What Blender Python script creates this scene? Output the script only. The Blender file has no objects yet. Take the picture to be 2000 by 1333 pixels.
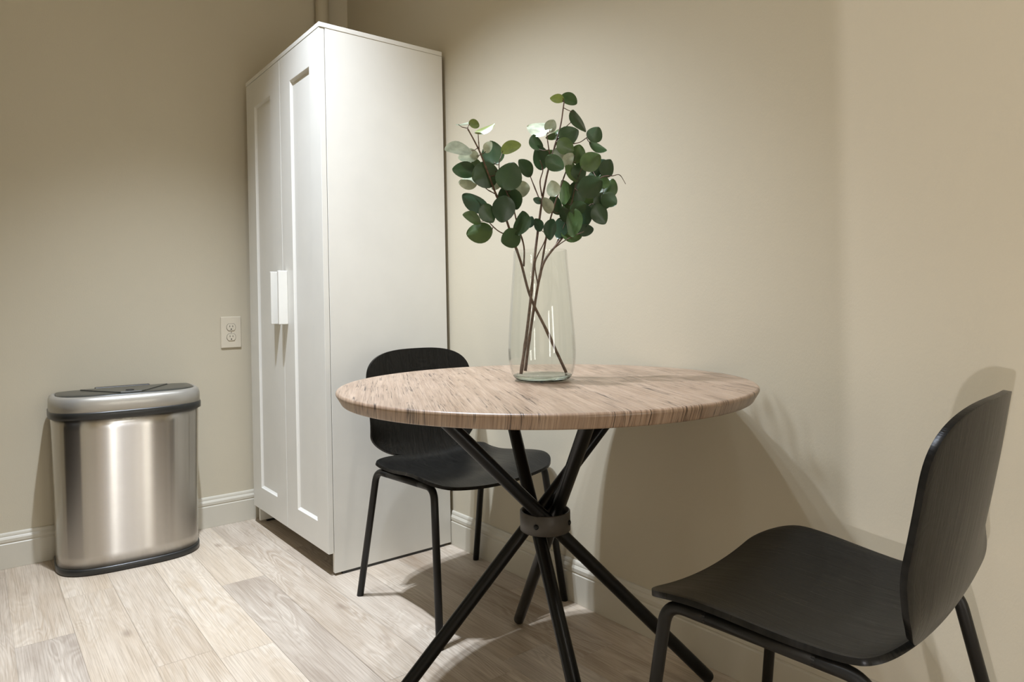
import bpy, bmesh, math, random
from mathutils import Vector, Matrix, noise
from math import pi, sin, cos, sqrt

S = bpy.context.scene
COL = S.collection

# ------------------------------------------------------------------ camera
cam_data = bpy.data.cameras.new('camera')
cam = bpy.data.objects.new('camera', cam_data)
COL.objects.link(cam)
cam_data.sensor_fit = 'HORIZONTAL'
cam_data.sensor_width = 36.0
cam_data.lens = 1333.99 / 2000 * 36.0
cam_data.shift_x = 37.34 / 2000
cam_data.shift_y = -69.28 / 2000
cam_data.clip_start = 0.02
CY, CP, CR = 2.4900, 0.0002, -0.0193
fw = Vector((cos(CP) * cos(CY), cos(CP) * sin(CY), sin(CP)))
r0 = Vector((sin(CY), -cos(CY), 0))
u0 = r0.cross(fw)
rt = r0 * cos(CR) + u0 * sin(CR)
up = -r0 * sin(CR) + u0 * cos(CR)
cam.matrix_world = Matrix(((rt.x, up.x, -fw.x, 3.0509), (rt.y, up.y, -fw.y, -1.4714),
                           (rt.z, up.z, -fw.z, 0.9178), (0, 0, 0, 1)))
S.camera = cam

# ------------------------------------------------------------------ view, world, lights
S.view_settings.view_transform = 'Standard'
S.view_settings.look = 'None'
S.view_settings.gamma = 1.0
S.view_settings.use_curve_mapping = False
S.view_settings.exposure = 0.13
S.cycles.use_denoising = True
S.cycles.max_bounces = 10
S.cycles.diffuse_bounces = 5
S.cycles.transparent_max_bounces = 16
S.cycles.sample_clamp_indirect = 6.0

W = bpy.data.worlds.new('world')
S.world = W
W.use_nodes = True
W.node_tree.nodes['Background'].inputs[0].default_value = (1.0, 0.9, 0.78, 1)
W.node_tree.nodes['Background'].inputs[1].default_value = 0.12


def lamp(name, kind, loc, energy, color, size=0.03, aim=None, **kw):
    d = bpy.data.lights.new(name, kind)
    d.energy = energy
    d.color = color
    if kind in ('POINT', 'SPOT'):
        d.shadow_soft_size = size
    for k, v in kw.items():
        setattr(d, k, v)
    o = bpy.data.objects.new(name, d)
    COL.objects.link(o)
    o.location = loc
    if aim is not None:
        o.rotation_euler = (Vector(aim) - Vector(loc)).to_track_quat('-Z', 'Y').to_euler()
    return o


LAMP = (0.785, 0.865, 1.0)
# four heads of the ceiling track that runs along the back wall
for hx, hy, e in ((1.15, -1.0, 200), (1.23, -1.0, 232), (1.55, -1.0, 52), (1.76, -0.95, 84)):
    lamp('track_spot', 'SPOT', (hx, hy, 2.95), e, LAMP, 0.022, (hx, hy + 0.15, 0.95),
         spot_size=math.radians(83), spot_blend=1.0)
# added ceiling fill discs, unseen; the small ones feed the can's streaks
for lx, ly, e, sz, c in ((1.5, -1.5, 3, .3, (1.0, 0.88, 0.66)), (4.2, -0.82, 4, .07, (1.0, 0.98, 0.90)),
                         (4.0, -1.20, 3, .07, (1.0, 0.98, 0.90))):
    lamp('ceiling_fill', 'AREA', (lx, ly, 3.03), e, c, aim=(lx, ly, 0), shape='DISK', size=sz)
# added fill spot that brightens the right-hand end of the back wall
lamp('right_wall_fill', 'SPOT', (3.15, -1.15, 3.03), 32, (0.90, 0.95, 1.0), 0.08, (2.86, 0, 1.75),
     spot_size=math.radians(66), spot_blend=1.0)
# two slim upright lights, added to make the bright streaks on the can
for ly in (-0.44, -1.30):
    lamp('streak_light', 'AREA', (5.15, ly, 0.75), 9, (1.0, 0.98, 0.93), aim=(0, ly, 0.75), shape='RECTANGLE', size=0.04, size_y=1.2)
# low lamp at the far side of the room, cut off by the added blocker wall
lamp('low_lamp', 'POINT', (3.58, -3.80, 0.65), 105, (0.93, 0.92, 1.0), 0.02)


# ------------------------------------------------------------------ helpers
def link(name, me, mat=None, parent=None, smooth=True):
    o = bpy.data.objects.new(name, me)
    COL.objects.link(o)
    if mat:
        me.materials.append(mat)
    if smooth:
        for p in me.polygons:
            p.use_smooth = True
    if parent:
        o.parent = parent
    return o


def obj(name, bm, mat=None, parent=None, smooth=True, bevel=0, seg=2):
    bmesh.ops.recalc_face_normals(bm, faces=bm.faces)
    me = bpy.data.meshes.new(name)
    bm.to_mesh(me)
    bm.free()
    o = link(name, me, mat, parent, smooth)
    if bevel:
        m = o.modifiers.new('bevel', 'BEVEL')
        m.width = bevel
        m.segments = seg
        m.limit_method = 'ANGLE'
        m.angle_limit = math.radians(40)
        m.harden_normals = True
    return o


def thing(name, label, cat, loc=(0, 0, 0), rotz=0, group=None):
    o = bpy.data.objects.new(name, None)
    COL.objects.link(o)
    o.location = loc
    o.rotation_euler = (0, 0, rotz)
    o['label'] = label
    o['category'] = cat
    if group:
        o['group'] = group
    return o


def struct(name, bm, mat, **k):
    o = obj(name, bm, mat, **k)
    o['kind'] = 'structure'
    return o


def box(bm, x0, x1, y0, y1, z0, z1):
    v = [bm.verts.new(p) for p in ((x0, y0, z0), (x1, y0, z0), (x1, y1, z0), (x0, y1, z0),
                                   (x0, y0, z1), (x1, y0, z1), (x1, y1, z1), (x0, y1, z1))]
    for f in ((0, 3, 2, 1), (4, 5, 6, 7), (0, 1, 5, 4), (1, 2, 6, 5), (2, 3, 7, 6), (3, 0, 4, 7)):
        bm.faces.new([v[i] for i in f])


def nbox(*a):
    bm = bmesh.new()
    box(bm, *a)
    return bm


def tube(bm, pts, rad, n=14, caps=True, flat_ends=None):
    """sweep a circle along a polyline; rad is a number or one per point"""
    pts = [Vector(p) for p in pts]
    rads = rad if isinstance(rad, (list, tuple)) else [rad] * len(pts)
    rings = []
    nrm = None
    for i, p in enumerate(pts):
        t = (pts[min(i + 1, len(pts) - 1)] - pts[max(i - 1, 0)]).normalized()
        if nrm is None:
            nrm = t.orthogonal().normalized()
        else:
            nrm = (nrm - t * nrm.dot(t)).normalized()
        b = t.cross(nrm)
        ring = []
        for k in range(n):
            a = 2 * pi * k / n
            q = p + (nrm * cos(a) + b * sin(a)) * rads[i]
            if flat_ends is not None and i in flat_ends and abs(t.z) > 1e-3:
                q = q + t * ((flat_ends[i] - q.z) / t.z)
            ring.append(bm.verts.new(q))
        rings.append(ring)
    for a, b in zip(rings, rings[1:]):
        for k in range(n):
            bm.faces.new((a[k], a[(k + 1) % n], b[(k + 1) % n], b[k]))
    if caps:
        bm.faces.new(rings[0][::-1])
        bm.faces.new(rings[-1])


def lathe(bm, prof, n=96, close=False):
    rings = []
    for r, z in prof:
        if r < 1e-6:
            rings.append([bm.verts.new((0, 0, z))])
        else:
            rings.append([bm.verts.new((r * cos(2 * pi * k / n), r * sin(2 * pi * k / n), z)) for k in range(n)])
    pairs = list(zip(rings, rings[1:]))
    if close:
        pairs.append((rings[-1], rings[0]))
    for a, b in pairs:
        for k in range(n):
            k2 = (k + 1) % n
            if len(a) == 1 and len(b) == 1:
                continue
            if len(a) == 1:
                bm.faces.new((a[0], b[k2], b[k]))
            elif len(b) == 1:
                bm.faces.new((a[k], a[k2], b[0]))
            else:
                bm.faces.new((a[k], a[k2], b[k2], b[k]))


def catmull(P, n):
    P = [Vector(p) for p in P]
    P = [2 * P[0] - P[1]] + P + [2 * P[-1] - P[-2]]
    out = []
    for i in range(1, len(P) - 2):
        a, b, c, d = P[i - 1:i + 3]
        for k in range(n):
            t = k / n
            out.append(.5 * ((2 * b) + (c - a) * t + (2 * a - 5 * b + 4 * c - d) * t * t
                             + (3 * b - a - 3 * c + d) * t ** 3))
    out.append(P[-2])
    return out


def fillet(pts, r, n=7):
    """round the inner corners of a polyline"""
    pts = [Vector(p) for p in pts]
    out = [pts[0]]
    for a, b, c in zip(pts, pts[1:], pts[2:]):
        d1, d2 = (a - b), (c - b)
        rr = min(r, d1.length * .48, d2.length * .48)
        p, q = b + d1.normalized() * rr, b + d2.normalized() * rr
        for k in range(n + 1):
            t = k / n
            out.append(p * (1 - t) ** 2 + b * 2 * t * (1 - t) + q * t * t)
    out.append(pts[-1])
    return out


# ------------------------------------------------------------------ materials
class NT:
    def __init__(self, name):
        self.m = bpy.data.materials.new(name)
        self.m.use_nodes = True
        self.t = self.m.node_tree
        self.b = self.t.nodes['Principled BSDF']
        self.out = self.t.nodes['Material Output']

    def n(self, kind, **kw):
        nd = self.t.nodes.new('ShaderNode' + kind)
        for k, v in kw.items():
            setattr(nd, k, v)
        return nd

    def l(self, a, b):
        self.t.links.new(a, b)

    def setin(self, node, **kw):
        for k, v in kw.items():
            node.inputs[k.replace('_', ' ')].default_value = v

    def coord(self, kind='Object', scale=(1, 1, 1), rot=(0, 0, 0), loc=(0, 0, 0)):
        tc = self.n('TexCoord')
        src = tc.outputs[kind]
        if any(rot):                      # turn first, then stretch along the turned axes
            r = self.n('Mapping')
            r.inputs['Rotation'].default_value = rot
            self.l(src, r.inputs['Vector'])
            src = r.outputs[0]
        mp = self.n('Mapping')
        mp.inputs['Scale'].default_value = scale
        mp.inputs['Location'].default_value = loc
        self.l(src, mp.inputs['Vector'])
        return mp.outputs[0]

    def noise(self, vec, scale=1.0, detail=4.0, rough=.55, dist=0.0):
        nd = self.n('TexNoise')
        self.setin(nd, Scale=scale, Detail=detail, Roughness=rough, Distortion=dist)
        if vec is not None:
            self.l(vec, nd.inputs['Vector'])
        return nd.outputs[0]

    def ramp(self, fac, stops, interp='LINEAR'):
        nd = self.n('ValToRGB')
        e = nd.color_ramp.elements
        nd.color_ramp.interpolation = interp
        while len(e) < len(stops):
            e.new(.5)
        for k, (p, c) in enumerate(stops):
            e[k].position = p
            e[k].color = c if len(c) == 4 else (*c, 1)
        self.l(fac, nd.inputs[0])
        return nd.outputs[0]

    def mix(self, fac, a, b, blend='MIX'):
        nd = self.n('Mix', data_type='RGBA', blend_type=blend)
        for sock, v in ((nd.inputs[0], fac), (nd.inputs[6], a), (nd.inputs[7], b)):
            if hasattr(v, 'is_output'):
                self.l(v, sock)
            else:
                sock.default_value = v if not isinstance(v, tuple) or len(v) == 4 else (*v, 1)
        return nd.outputs[2]

    def math(self, op, a, b=0.0):
        nd = self.n('Math', operation=op)
        for s, v in ((nd.inputs[0], a), (nd.inputs[1], b)):
            if hasattr(v, 'is_output'):
                self.l(v, s)
            else:
                s.default_value = v
        return nd.outputs[0]

    def bump(self, h, strength=.2, dist=.002):
        nd = self.n('Bump')
        nd.inputs['Strength'].default_value = strength
        nd.inputs['Distance'].default_value = dist
        self.l(h, nd.inputs['Height'])
        self.l(nd.outputs[0], self.b.inputs['Normal'])

    def base(self, c):
        s = self.b.inputs['Base Color']
        if hasattr(c, 'is_output'):
            self.l(c, s)
        else:
            s.default_value = (*c, 1)

    def rough(self, v):
        s = self.b.inputs['Roughness']
        if hasattr(v, 'is_output'):
            self.l(v, s)
        else:
            s.default_value = v


def plain(name, c, rough=.5, metal=0.0, bump=None, spec=.5):
    M = NT(name)
    v = M.coord('Object')
    nz = M.noise(v, 9, 3)
    M.base(M.mix(nz, tuple(x * .95 for x in c), tuple(min(1, x * 1.04) for x in c)))
    M.rough(rough)
    M.b.inputs['Metallic'].default_value = metal
    M.b.inputs['Specular IOR Level'].default_value = spec
    if bump:
        M.bump(M.noise(v, bump[0], 5, .6), bump[1], bump[2])
    return M.m


def mat_wall():
    M = NT('wall_paint')
    v = M.coord('Object')
    M.base(M.mix(M.noise(v, 2.2, 4), (.518, .466, .352), (.542, .489, .374)))
    M.rough(.62)
    M.b.inputs['Specular IOR Level'].default_value = .3
    h = M.noise(M.coord('Object', (60, 60, 22)), 6, 5, .6)
    M.bump(h, .22, .0016)
    return M.m


def mat_floor():
    M = NT('vinyl_plank')
    tone = M.n('Attribute', attribute_name='tone')
    off = M.n('Attribute', attribute_name='off')
    tc = M.n('TexCoord')
    add = M.n('VectorMath', operation='ADD')
    M.l(tc.outputs['Object'], add.inputs[0])
    M.l(off.outputs['Vector'], add.inputs[1])

    def mp(sc):
        m = M.n('Mapping')
        m.inputs['Scale'].default_value = sc
        M.l(add.outputs[0], m.inputs['Vector'])
        return m.outputs[0]
    big = M.noise(mp((1.6, 9.0, 1)), 1.5, 5, .62, .6)
    warp = M.noise(mp((1.5, 9.0, 1)), 1.2, 2, .5, .8)
    ringf = M.math('SINE', M.math('MULTIPLY', warp, 95.0))
    ring = M.math('MULTIPLY', M.math('ADD', ringf, 1.0), .5)
    fine = M.noise(mp((1.6, 95.0, 1)), 3.0, 5, .65)
    light = M.n('SeparateColor')
    M.l(tone.outputs['Color'], light.inputs[0])
    c = M.mix(light.outputs[0], (.220, .145, .085), (.540, .438, .318))
    c = M.mix(light.outputs[1], c, (.385, .345, .305))        # greyer boards
    c = M.mix(M.ramp(big, [(.30, (0, 0, 0)), (.72, (1, 1, 1))]), c, M.mix(.55, c, (.72, .64, .53)))
    c = M.mix(M.math('MULTIPLY', M.math('MULTIPLY', ring, .32), M.ramp(M.noise(mp((.9, 4.0, 1)), 1.7, 2), [(.42, (0, 0, 0)), (.62, (1, 1, 1))])), c, (.80, .73, .62))
    c = M.mix(M.ramp(fine, [(.36, (.60, .60, .60)), (.58, (0, 0, 0))]), c, M.mix(.6, c, (.13, .09, .055)))
    knot = M.n('TexVoronoi')
    M.setin(knot, Scale=2.3)
    M.l(mp((1.2, 2.6, 1)), knot.inputs['Vector'])
    c = M.mix(M.ramp(knot.outputs['Distance'], [(.02, (.55, .55, .55)), (.10, (0, 0, 0))]), c, (.19, .135, .095))
    M.base(c)
    M.rough(M.ramp(fine, [(.3, (.56, .56, .56)), (.7, (.42, .42, .42))]))
    M.bump(M.math('ADD', fine, M.math('MULTIPLY', ring, .4)), .16, .0012)
    return M.m


def mat_table():
    M = NT('rustic_wood')
    rot = (0, 0, math.radians(28))
    g1 = M.noise(M.coord('Object', (2.0, 34, 1.5), rot), 2.2, 6, .62, .4)
    g2 = M.noise(M.coord('Object', (5.0, 210, 2.0), rot), 2.0, 6, .72)
    g3 = M.noise(M.coord('Object', (1.4, 95, 1.5), rot), 2.4, 4, .6, .3)
    big = M.noise(M.coord('Object', (2.4, 6, 1), rot), 2.0, 3, .5)
    c = M.ramp(g1, [(.28, (.205, .128, .080)), (.47, (.305, .210, .140)), (.72, (.395, .292, .210))])
    c = M.mix(M.math('MULTIPLY', big, .35), c, (.47, .365, .275))
    c = M.mix(M.ramp(g3, [(.34, (.30, .30, .30)), (.50, (0, 0, 0))]), c, (.120, .068, .040))
    c = M.mix(M.ramp(g2, [(.36, (.50, .50, .50)), (.56, (0, 0, 0))]), c, (.110, .064, .038))

    def cracks(sc, seed, lo, hi):
        cr = M.noise(M.coord('Object', sc, rot, seed), 2.7, 2, .5, .8)
        k = M.ramp(cr, [(.480, (0, 0, 0)), (.496, (.9, .9, .9)), (.504, (.9, .9, .9)), (.520, (0, 0, 0))])
        gate = M.ramp(M.noise(M.coord('Object', (3.5, 11, 1), rot, (seed[0] + 3, 1, 0)), 2.2, 2), [(lo, (0, 0, 0)), (hi, (1, 1, 1))])
        return M.math('MULTIPLY', k, gate)
    cm = M.math('MAXIMUM', cracks((.9, 52, .6), (0, 0, 0), .47, .55), cracks((.7, 30, .6), (7, 3, 0), .52, .60))
    c = M.mix(cm, c, (.042, .026, .018))
    M.base(c)
    M.rough(M.ramp(g1, [(.2, (.30, .30, .30)), (.8, (.38, .38, .38))]))
    M.bump(M.math('SUBTRACT', M.math('MULTIPLY', g2, .4), cm), .12, .0006)
    return M.m


def mat_black_wood():
    M = NT('black_stained_ash')
    uv = M.coord('UV', (150, 5, 1))
    g = M.noise(uv, 1.6, 5, .7, .35)
    g2 = M.noise(M.coord('UV', (380, 26, 1)), 1.8, 3, .6)
    w = M.noise(M.coord('UV', (9, 2.2, 1)), 1.6, 2, .5, 1.0)
    cath = M.math('MULTIPLY', M.math('ADD', M.math('SINE', M.math('MULTIPLY', w, 120.0)), 1.0), .5)
    c = M.ramp(g, [(.30, (.002, .0019, .0016)), (.52, (.0055, .0051, .0043)), (.74, (.015, .014, .0118))])
    c = M.mix(M.math('MULTIPLY', cath, .20), c, (.024, .0225, .019))
    M.base(c)
    M.rough(M.ramp(g, [(.3, (.38, .38, .38)), (.7, (.26, .26, .26))]))
    M.b.inputs['Specular IOR Level'].default_value = .21
    h = M.math('ADD', M.math('ADD', g, M.math('MULTIPLY', g2, .7)), M.math('MULTIPLY', cath, .25))
    M.bump(h, .4, .0006)
    return M.m


def mat_steel():
    M = NT('brushed_steel')
    g = M.noise(M.coord('UV', (2, 420, 1)), 1.5, 4, .6)
    M.base(M.ramp(g, [(.3, (.485, .46, .42)), (.7, (.505, .48, .44))]))
    M.b.inputs['Metallic'].default_value = 1.0
    M.rough(M.ramp(g, [(.3, (.245, .245, .245)), (.7, (.265, .265, .265))]))
    M.b.inputs['Anisotropic'].default_value = 1.0
    M.b.inputs['Anisotropic Rotation'].default_value = .25
    tg = M.n('Tangent', direction_type='UV_MAP')
    M.l(tg.outputs[0], M.b.inputs['Tangent'])
    return M.m


def mat_leaf():
    M = NT('eucalyptus_leaf')
    at = M.n('Attribute', attribute_name='leaf_tone')
    v = M.coord('Object')
    c = M.mix(M.noise(v, 60, 3), at.outputs['Color'], M.mix(.75, at.outputs['Color'], (.02, .05, .02)))
    geo = M.n('NewGeometry')
    c = M.mix(M.math('MULTIPLY', geo.outputs['Backfacing'], .35), c, (.42, .50, .38))
    M.base(c)
    M.rough(.36)
    M.bump(M.noise(v, 180, 3), .15, .001)
    tr = M.n('BsdfTranslucent')
    M.l(c, tr.inputs['Color'])
    mx = M.n('MixShader')
    mx.inputs[0].default_value = .18
    M.l(M.b.outputs[0], mx.inputs[1])
    M.l(tr.outputs[0], mx.inputs[2])
    M.l(mx.outputs[0], M.out.inputs['Surface'])
    return M.m


def mat_bark():
    M = NT('twig_bark')
    v = M.coord('Object', (90, 90, 160))
    M.base(M.ramp(M.noise(v, 1, 4), [(.3, (.055, .030, .018)), (.7, (.150, .090, .055))]))
    M.rough(.7)
    M.bump(M.noise(v, 1.4, 4), .6, .001)
    return M.m


def mat_thin_glass():
    """thin-walled clear glass: straight-through transmission plus Fresnel reflection"""
    M = NT('clear_glass')
    tr = M.n('BsdfTransparent')
    tr.inputs['Color'].default_value = (.982, .988, .982, 1)
    gl = M.n('BsdfGlossy')
    gl.inputs['Roughness'].default_value = .015
    lw = M.n('LayerWeight')                 # Schlick reflectance, the same on both faces of the thin wall
    lw.inputs['Blend'].default_value = .5
    f5 = M.math('ADD', M.math('MULTIPLY', M.math('POWER', lw.outputs['Facing'], 5.0), .96), .04)
    mx = M.n('MixShader')
    M.l(f5, mx.inputs[0])
    M.l(tr.outputs[0], mx.inputs[1])
    M.l(gl.outputs[0], mx.inputs[2])
    M.l(mx.outputs[0], M.out.inputs['Surface'])
    return M.m


def mat_solid_glass():
    M = NT('thick_glass')
    M.base((.80, .93, .88))
    M.rough(.02)
    M.b.inputs['Transmission Weight'].default_value = 1.0
    M.b.inputs['IOR'].default_value = 1.5
    return M.m


WALL = mat_wall()
FLOOR = mat_floor()
TRIM = plain('trim_paint', (.555, .520, .430), .38, bump=(40, .05, .001))
CEIL = plain('ceiling_paint', (.70, .67, .60), .8, bump=(60, .1, .001))
WHITE = plain('white_lacquer', (.720, .704, .640), .34, bump=(120, .03, .0005))
TABLE = mat_table()
ASH = mat_black_wood()
BLACK_STEEL = plain('black_powder_coat', (.003, .0029, .0026), .30, spec=.24, bump=(300, .12, .0004))
CHAIR_STEEL = plain('dark_powder_coat', (.010, .0094, .008), .40, spec=.28, bump=(300, .12, .0004))
BAND_STEEL = plain('dark_band_metal', (.050, .043, .035), .45, bump=(120, .15, .0006))
STEEL = mat_steel()
RIM = plain('silver_plastic', (.42, .40, .355), .34, metal=.55)
BLACKP = plain('black_plastic', (.018, .018, .016), .33, bump=(200, .08, .0004))
BLACKG = plain('gloss_black_plastic', (.030, .031, .026), .30)
PLATE = plain('ivory_plastic', (.62, .56, .44), .4)
SLOT = plain('dark_slot', (.012, .010, .008), .6)
LEAF = mat_leaf()
BARK = mat_bark()
GLASS = mat_thin_glass()
GLASS_BASE = mat_solid_glass()
DARKPANEL = plain('dark_panel_paint', (.020, .016, .012), .45)
METAL = plain('screw_metal', (.5, .47, .42), .35, metal=1.0)

# ------------------------------------------------------------------ branch centre lines and leaves (world metres)
STEMS = [
 (0, 0.0042, 0.0018, [(1.8993, -0.3842, 0.7601), (1.8753, -0.419, 0.8555), (1.8575, -0.4522, 0.9357), (1.8529, -0.4748, 1.0147), (1.8498, -0.4954, 1.0684), (1.8445, -0.5106, 1.1166), (1.8382, -0.5272, 1.1591), (1.8298, -0.5381, 1.1969), (1.8206, -0.5502, 1.2401), (1.8144, -0.5583, 1.2671), (1.8066, -0.5686, 1.2941), (1.7988, -0.5789, 1.3185)]),
 (0, 0.0025, 0.0012, [(1.8529, -0.4665, 1.0067), (1.8611, -0.4723, 1.0521), (1.8567, -0.4863, 1.1005), (1.8585, -0.5006, 1.1424), (1.8476, -0.5148, 1.1856), (1.8415, -0.5228, 1.2233), (1.8411, -0.5234, 1.2394)]),
 (0, 0.002, 0.001, [(1.8482, -0.4975, 1.0738), (1.8399, -0.5249, 1.084), (1.8327, -0.5426, 1.0999), (1.8304, -0.5539, 1.1128)]),
 (0, 0.0016, 0.001, [(1.8344, -0.5321, 1.17), (1.8152, -0.5408, 1.1828), (1.8072, -0.5513, 1.1992)]),
 (0, 0.0016, 0.001, [(1.8144, -0.5583, 1.2671), (1.8137, -0.5593, 1.2885), (1.8133, -0.5599, 1.3073)]),
 (0, 0.0016, 0.001, [(1.8267, -0.5422, 1.2077), (1.8309, -0.5202, 1.2146), (1.8463, -0.5165, 1.2151)]),
 (1, 0.0045, 0.0018, [(1.8653, -0.4914, 0.7627), (1.8669, -0.4729, 0.8574), (1.8658, -0.4578, 0.9383), (1.8634, -0.4445, 1.0147), (1.8624, -0.4294, 1.0921), (1.8682, -0.4219, 1.1525), (1.8748, -0.4132, 1.2072), (1.882, -0.4038, 1.251), (1.8891, -0.3945, 1.2893), (1.897, -0.3842, 1.333), (1.9023, -0.3773, 1.3851)]),
 (1, 0.002, 0.0012, [(1.8659, -0.4249, 1.158), (1.8494, -0.43, 1.1986), (1.845, -0.4358, 1.2181)]),
 (1, 0.002, 0.0012, [(1.8687, -0.4212, 1.1689), (1.8739, -0.4308, 1.2002), (1.8857, -0.4319, 1.2254), (1.8895, -0.4434, 1.2451)]),
 (1, 0.002, 0.0012, [(1.882, -0.4038, 1.251), (1.8865, -0.4144, 1.2818), (1.8845, -0.417, 1.3092)]),
 (1, 0.0018, 0.001, [(1.8909, -0.3922, 1.2947), (1.8956, -0.3695, 1.3272), (1.9042, -0.3583, 1.3407)]),
 (1, 0.0018, 0.001, [(1.8891, -0.3945, 1.2882), (1.893, -0.3565, 1.2923), (1.901, -0.3294, 1.2981), (1.9114, -0.3158, 1.3089), (1.9165, -0.3091, 1.3144)]),
 (2, 0.0045, 0.0007, [(1.8329, -0.4515, 0.7646), (1.8364, -0.4403, 0.839), (1.8429, -0.4253, 0.9275), (1.8636, -0.4179, 1.0098), (1.8716, -0.3844, 1.0546), (1.8744, -0.3559, 1.0835), (1.8832, -0.3362, 1.1231), (1.8974, -0.3176, 1.1622), (1.9114, -0.2992, 1.1955), (1.9324, -0.2883, 1.2158), (1.9477, -0.2682, 1.2181), (1.9579, -0.2548, 1.2195), (1.9661, -0.244, 1.1979)]),
 (2, 0.003, 0.0014, [(1.8398, -0.4063, 0.989), (1.8556, -0.4053, 1.0495), (1.8694, -0.4038, 1.0983), (1.8858, -0.3988, 1.1464), (1.8964, -0.3849, 1.1956), (1.8996, -0.3642, 1.2413), (1.9083, -0.3529, 1.2631)]),
 (2, 0.002, 0.0012, [(1.8376, -0.4124, 0.9666), (1.85, -0.4292, 1.0159), (1.8772, -0.4265, 1.058), (1.8899, -0.4263, 1.0787)]),
 (2, 0.002, 0.0012, [(1.8568, -0.3708, 1.0563), (1.891, -0.359, 1.1264), (1.9037, -0.3588, 1.1581), (1.9164, -0.3587, 1.1949), (1.9199, -0.3541, 1.2113)]),
 (2, 0.002, 0.0012, [(1.8656, -0.3593, 1.0758), (1.883, -0.32, 1.1299), (1.9039, -0.2926, 1.1576), (1.918, -0.2742, 1.1798)]),
 (2, 0.0018, 0.001, [(1.8518, -0.3856, 1.0421), (1.8835, -0.3688, 1.0654), (1.9111, -0.349, 1.0804), (1.9196, -0.3379, 1.0857)]),
]
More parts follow.
